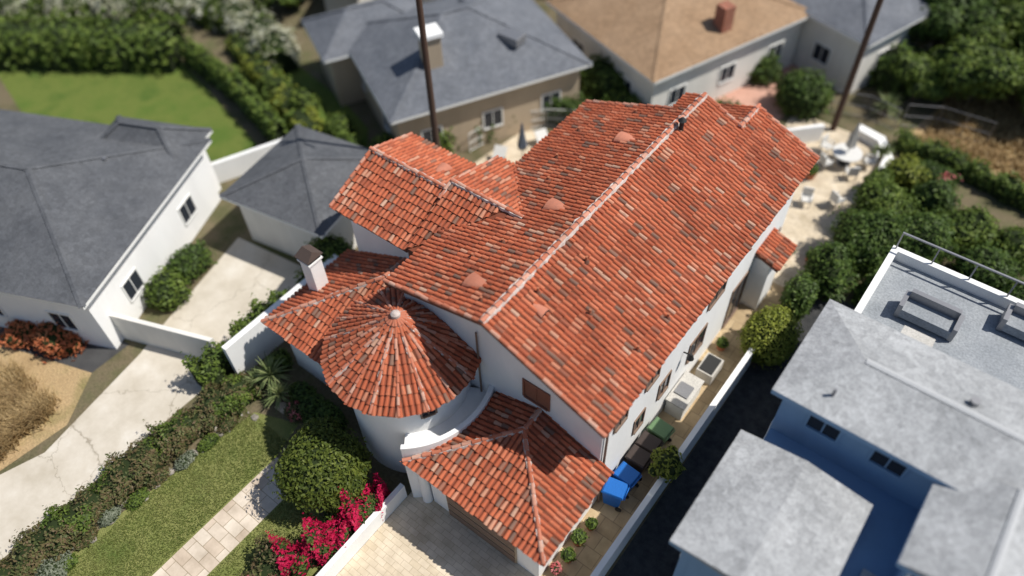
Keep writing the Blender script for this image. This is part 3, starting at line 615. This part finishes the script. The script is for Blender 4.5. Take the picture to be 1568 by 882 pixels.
def chair(x,y,rot):
    P=[box('t',-.25,.25,-.25,.25,.40,.46,M['whitefab'],None),box('t',-.25,.25,.2,.26,.46,.92,M['whitefab']),box('t',-.27,-.23,-.24,.2,.6,.64,M['whitefab']),box('t',.23,.27,-.24,.2,.6,.64,M['whitefab'])]
    for a in (-.23,.19):
        for b_ in (-.23,.2): P.append(box('t',a,a+.04,b_,b_+.04,0,.40,M['steel']))
    for a in (-.27,.23): P.append(box('t',a,a+.04,-.24,-.2,.46,.6,M['steel']))
    o=join('patio_chair',P); o.location=(x,y,.013); o.rotation_euler=(0,0,rot)
tx,ty=-5.25,33.6
for i,a in enumerate((20,165,235,305)):
    ar=r(a); chair(tx+1.15*math.cos(ar),ty+1.15*math.sin(ar),ar-math.pi/2)
P_=[cyl('t',(tx,ty,.7),(tx,ty,.75),.72,.72,M['whitefab'],None,32),cyl('t',(tx,ty,.06),(tx,ty,.7),.07,.07,M['steel']),cyl('t',(tx,ty,.012),(tx,ty,.06),.35,.35,M['steel'])]; join('patio_table',P_)
def umbrella(x,y,mat,h=2.5):
    e=empty('closed_umbrella'); cyl('pole',(x,y,.0),(x,y,h),.025,.025,M['steel'],e,8); cyl('base',(x,y,.012),(x,y,.09),.28,.25,M['dark'],e,20)
    vs=[];fs=[];k=16
    for z,rr in ((h*.42,.13),(h*.48,.2),(h*.7,.12),(h*.97,.03)):
        for i in range(k): a=2*math.pi*i/k; q=rr*(1+.35*(i%2)); vs.append((x+q*math.cos(a),y+q*math.sin(a),z))
    for l in range(3):
        for i in range(k): j=(i+1)%k; fs.append((l*k+i,l*k+j,l*k+k+j,l*k+k+i))
    fs.append(tuple(range(k))[::-1]); mesh('canopy',vs,fs,mat,e)
umbrella(tx,ty,M['walk'],2.6); umbrella(-18.3,23.9,M['umb'],2.8)
def lounger(x,y,rot):
    P=[box('t',-.33,.33,-.95,.35,.28,.36,M['whitefab'])]
    vs=[(-.33,.35,.28),(.33,.35,.28),(.33,.95,.7),(-.33,.95,.7),(-.33,.35,.36),(.33,.35,.36),(.33,.9,.77),(-.33,.9,.77)]
    P.append(mesh('t',vs,[(3,2,1,0),(4,5,6,7),(0,1,5,4),(1,2,6,5),(2,3,7,6),(3,0,4,7)],M['whitefab']))
    for a in (-.3,.26):
        for b_ in (-.9,.3): P.append(box('t',a,a+.04,b_,b_+.04,0,.28,M['steel']))
    o=join('sun_lounger',P); o.location=(x,y,.013); o.rotation_euler=(0,0,rot)
lounger(-19.3,23.0,r(20)); lounger(-18.0,25.6,r(60)); lounger(-16.9,26.0,r(60))
chair(-5.6,29.6,r(20)); chair(-4.4,30.4,r(150))
def pole(x,y,h,lx=0):
    e=empty('utility_pole'); cyl('pole',(x,y,-.2),(x,y,h),.17,.11,M['wood'],e,14)
    box('crossarm',x-1.2,x+1.2,y-.05,y+.05,h-.8,h-.68,M['wood'],e)
    for s in (-1,-.4,.4,1): cyl('insulator',(x+s,y,h-.68),(x+s,y,h-.5),.04,.03,M['steel'],e,8)
pole(-20.1,19.75,14); pole(-6.75,35.9,14)
def fence(name,pts,h=1.2,sp=.9,mat=None,pick=.0):
    P=[]; mat=mat or M['steel']
    for (x0,y0),(x1,y1) in zip(pts[:-1],pts[1:]):
        Ln=math.hypot(x1-x0,y1-y0); k=max(1,int(Ln/sp))
        for i in range(k+1): t=i/k; x=x0+(x1-x0)*t;y=y0+(y1-y0)*t; P.append(cyl('t',(x,y,0),(x,y,h),.025,.025,mat,None,6))
        for z in (h,h*.5,.1): P.append(cyl('t',(x0,y0,z),(x1,y1,z),.018,.018,mat,None,6))
        if pick:
            k=int(Ln/pick)
            for i in range(k): t=i/k; x=x0+(x1-x0)*t;y=y0+(y1-y0)*t; P.append(cyl('t',(x,y,.1),(x,y,h),.01,.01,mat,None,4))
    return join(name,P)
fence('metal_fence',[(-7.5,37.2),(-5.8,37.8),(-4.2,37.6)],1.4,1.2,M['steel'],.2)
fence('metal_fence',[(-4.0,38.2),(-2.5,39),(0,39.2)],1.4,1.2,M['steel'])
fence('railing',[(-21.2,23.2),(-20.8,25.2),(-19.2,27.2),(-17,28.5),(-14.3,29)],1.2,1.0,M['wframe'],.18)
P_=[]
for i in range(60):
    y=random.uniform(-5,6); x=-18.85+.1*max(0,y)+random.gauss(0,.16)
    bm=bmesh.new(); bmesh.ops.create_icosphere(bm,subdivisions=1,radius=random.choice((.05,.07,.1,.16)))
    for v_ in bm.verts: v_.co=Vector((v_.co.x*1.2+random.uniform(-.02,.02),v_.co.y,v_.co.z*.6))+Vector((x,y,.03))
    me=bpy.data.meshes.new('t'); bm.to_mesh(me); bm.free(); me.materials.append(M['rock']); o=bpy.data.objects.new('t',me); C.objects.link(o); P_.append(o)
join('border_rocks',P_)
P_=[box('t',x,x+.5,y,y+.4,.0,.06,M['path']) for x,y in ((-17.6,6.6),(-17.0,7.0),(-17.8,7.3),(-17.2,7.6))]; join('stepping_stones',P_)
# ============================================================ vegetation
hedge('front_hedge',[(-19.6,-7),(-19.55,-1),(-19.55,3),(-19.0,6.6)],1.4,.9,L['red'],.065,200,.3,(L['mid'],.6,22))
for i in range(9):
    bush('border_plant',(-18.75+random.uniform(-.15,.2)+.08*max(0,i-3),-3+i*1.0,.12),(.3,.5,.25),L[('grey','mid','red')[i%3]],.05,220)
bush('grey_shrub',(-18.7,-2.3,.2),(.5,.7,.4),L['grey'],.05,220)
tree('round_tree',-13.4,5.55,3.1,(1.75,1.75,1.45),L['round'],.075,210,7,.13,.88,.2)
bush('shrub',(-12.0,5.2,.4),(.8,.9,.7),L['green'],.08,130)
hedge('bougainvillea',[(-11.5,6.5),(-11.55,4.9),(-11.8,3.5),(-12.3,2.6)],.9,1.25,L['boug'],.055,250,.5,(L['green'],.32,26))
hedge('mixed_shrubs',[(-12.9,2.9),(-12.4,1.5),(-11.7,-1),(-11.8,-5)],1.3,.9,L['red'],.07,150,.3,(L['rose'],.25,12))
yucca('yucca_plant',-18.3,7.3,.9,.95); yucca('yucca_plant',-17.6,7.0,.5,.75); yucca('yucca_plant',-18.9,6.9,.4,.7)
bush('shrub',(-17.0,7.6,.3),(.7,.5,.5),L['green'],.08,130); bush('shrub',(-16.2,7.4,.3),(.7,.6,.6),L['green'],.08,130); bush('shrub',(-18.9,8.0,.3),(.5,.7,.6),L['mid'],.08,130)
bush('shrub',(-15.2,7.5,.4),(.8,.5,.8),L['green'],.08,120)
bush('flowering_shrub',(-16.6,6.9,.3),(.5,.4,.4),L['red'],.06,160,mix2=(L['rose'],.12))
hedge('side_hedge',[(-20.6,5.5),(-20.7,9),(-20.4,13)],.9,1.5,L['mid'],.1,90,.3)
bush('shrub',(-20.6,13.0,1.2),(1.2,1.0,1.3),L['mid'],.1,90)
blades('dry_ornamental_grass',clumpy(-27.6,-24.6,-5,1.2,170,130,.22),.6,L['dry'],.018,1.0)
bush('orange_shrub',(-27.3,3.3,.5),(1.3,1.0,.8),L['orange'],.1,80,amp=.4); bush('orange_shrub',(-28.8,2.6,.4),(.9,.9,.7),L['orange'],.1,80,amp=.4)
bush('shrub',(-25.6,7.6,.6),(1.0,1.1,1.0),L['mid'],.1,80); bush('shrub',(-26.2,9.2,.6),(.8,1.3,.9),L['green'],.1,80)
tree('citrus_tree',-3.75,12.9,2.3,(.75,.85,.75),L['yell'],.08,90,5,.05)
bush('round_shrub',(-3.35,20.5,1.1),(1.15,1.25,1.3),L['yell'],.07,190,amp=.15)
for x,y,z,rx,ry,rz,m_ in ((-3.3,23.2,.8,.8,1.2,1.2,'green'),(-2.9,25.2,1.0,1.2,1.3,1.5,'green'),(-2.2,27.6,1.3,1.6,1.6,1.7,'green'),(-2.4,30.0,1.3,1.5,1.6,1.6,'mid'),(-.4,29.0,1.2,1.6,1.8,1.5,'green'),(-3.2,32.2,.7,.8,1.0,.9,'mid'),(-2.4,33.8,.7,1.1,1.0,1.0,'yell'),(-.8,32.5,.8,1.2,1.2,1.1,'green'),(-.6,25.8,.6,1.2,1.2,1.3,'green'),(1.8,27.0,.6,1.6,1.2,1.2,'green'),(1.0,31.5,.7,1.5,1.3,1.2,'mid'),(2.6,29.5,.7,1.5,1.3,1.2,'green'),(3.5,32.0,.5,1.6,1.3,.9,'mid'),(4.4,28.6,.6,1.6,1.3,1.2,'green')):
    bush('garden_shrub',(x,y,z),(rx,ry,rz),L[m_],.10,110,amp=.45)
bush('rose_bush',(-1.4,34.2,.7),(1.4,.8,.8),L['green'],.08,120,mix2=(L['rose'],.22))
hedge('boundary_hedge',[(-3.6,36.4),(0,36.1),(5,35.2),(12,34)],1.0,1.1,L['mid'],.1,90,.25)
yucca('palm_plant',-2.6,24.6,.9,.9); yucca('palm_plant',-3.2,27.8,.8,.8); yucca('palm_plant',-5.0,38.5,.6,1.0); yucca('palm_plant',-3.9,34.9,.5,.7)
blades('dry_grass',patch(-2.8,8,37.4,48,14000),.3,L['dry'],.03,.9)
for x,y,h,rr,m_ in ((-1.8,42.3,4.2,2.8,'mid'),(1.8,43.5,4.8,3.2,'mid'),(-4.8,45.5,5.5,3.2,'green'),(-1,47.5,6,3.4,'mid'),(5,47,6,3.4,'mid'),(-4.3,41,3,1.9,'mid'),(-8,50,5.5,3.2,'green'),(2,52,7,4,'mid'),(-4,54,7,4,'green'),(8,54,6,4,'green'),(12,48,6,4,'green'),(4.6,42.5,4,2.4,'yell')):
    tree('leafy_tree',x,y,h,(rr,rr,rr*.75),L[m_],.14,65,8,.18)
for x,y,z,rx,ry,rz,m_ in ((-16,30,.8,1.6,1.1,1.2,'mid'),(-12.5,28.0,.6,2.2,.8,1.0,'mid'),(-10.2,30.2,.9,1.4,1.4,1.3,'green'),(-9,36.5,1,1.8,1.3,1.6,'green'),(-11.5,32.5,.6,1.3,1.6,1.0,'green'),(-12.2,38,.6,1.6,1.2,1.2,'green'),(-18,31,1,2,1.4,1.6,'green'),(-21.5,26.6,.8,1.1,1.6,1.2,'green'),(-22.5,22.8,.8,1.0,1.4,1.1,'mid'),(-15.0,33.8,.8,1.4,1.2,1.4,'mid')):
    bush('yard_shrub',(x,y,z),(rx,ry,rz),L[m_],.13,70,amp=.4)
hedge('rear_hedge',[(-21.5,24),(-20.3,27.3),(-16.5,29.3),(-10,29)],1.1,1.5,L['green'],.12,75,.2)
hedge('rear_hedge',[(-19.5,19.2),(-17.5,20.5),(-16,22.2)],1.0,1.8,L['green'],.11,85,.2)
hedge('tall_hedge',[(-54,10.5),(-50.5,13.2),(-45,16.8),(-40.8,19.6)],3.2,2.4,L['mid'],.2,55,.12)
hedge('clipped_hedge',[(-40.0,19.8),(-35,19.2),(-29.5,17.7)],1.0,1.7,L['mid'],.16,60,.1)
hedge('clipped_hedge',[(-39,22.6),(-33,20.6),(-28.5,19.1)],1.6,1.0,L['yell'],.16,60,.25,(L['mid'],1.0,14))
hedge('flowering_hedge',[(-57,14),(-51.5,18),(-46,22.3),(-42,24),(-37,23.5),(-34.5,22.4)],2.2,1.6,L['flow'],.13,90,.35,(L['mid'],.9,16))
for x,y,h,rr in ((-40,31,4.5,3),(-36,36,5,3),(-30,40,5,3),(-25,42,5,3),(-44,28.5,3.6,2.4),(-40,27.5,3.2,2.2)):
    tree('leafy_tree',x,y,h,(rr,rr,rr*.75),L['mid'],.2,40,6,.2)
for x,y in ((-26,19.2),(-27.5,20),(-24.3,20.2),(-30.8,20.5)): bush('yard_shrub',(x,y,.6),(1.0,.9,1.0),L['mid'],.13,70)
for i in range(18):
    bush('distant_shrub',(-24+i*2.3,44+random.uniform(-3,9),.8),(2,1.8,1.6),L['green'],.25,40)
# ============================================================ light + camera
az_e=math.atan2(.57,.82); el=r(56)
sd=Vector((math.cos(az_e)*math.cos(el),math.sin(az_e)*math.cos(el),math.sin(el)))
ld=bpy.data.lights.new('sun','SUN'); ld.energy=5.0; ld.angle=r(.5); ld.color=(1,.955,.88); lo=bpy.data.objects.new('sun',ld); C.objects.link(lo)
lo.rotation_euler=(-sd).to_track_quat('-Z','Y').to_euler(); lo.location=(0,0,40)
w=bpy.data.worlds.new('World'); bpy.context.scene.world=w; w.use_nodes=True; nt=w.node_tree
s=nt.nodes.new('ShaderNodeTexSky'); s.sky_type='NISHITA'; s.sun_disc=False; s.sun_elevation=el; s.sun_rotation=math.pi/2-az_e
nt.links.new(s.outputs[0],nt.nodes['Background'].inputs[0]); nt.nodes['Background'].inputs[1].default_value=.095
p=r(49.8); th=math.atan2(35,989); az=r(38.9)
def rot(v): return Vector((v[0]*math.cos(az)-v[1]*math.sin(az),v[0]*math.sin(az)+v[1]*math.cos(az),v[2]))
r0=Vector((1,0,0)); u0=Vector((0,math.sin(p),math.cos(p))); fw=Vector((0,math.cos(p),-math.sin(p)))
rt=rot(r0*math.cos(th)-u0*math.sin(th)); up=rot(r0*math.sin(th)+u0*math.cos(th)); fw=rot(fw)
cd=bpy.data.cameras.new('camera'); cd.sensor_width=36; cd.lens=1173/1568*36; cd.clip_end=1000
co=bpy.data.objects.new('camera',cd); C.objects.link(co)
co.matrix_world=Matrix(((rt.x,up.x,-fw.x,0),(rt.y,up.y,-fw.y,0),(rt.z,up.z,-fw.z,26),(0,0,0,1)))
cd.dof.use_dof=True; cd.dof.focus_distance=26.5; cd.dof.aperture_fstop=.055
sc=bpy.context.scene; sc.camera=co; sc.view_settings.view_transform='Standard'; sc.view_settings.look='None'; sc.view_settings.exposure=0
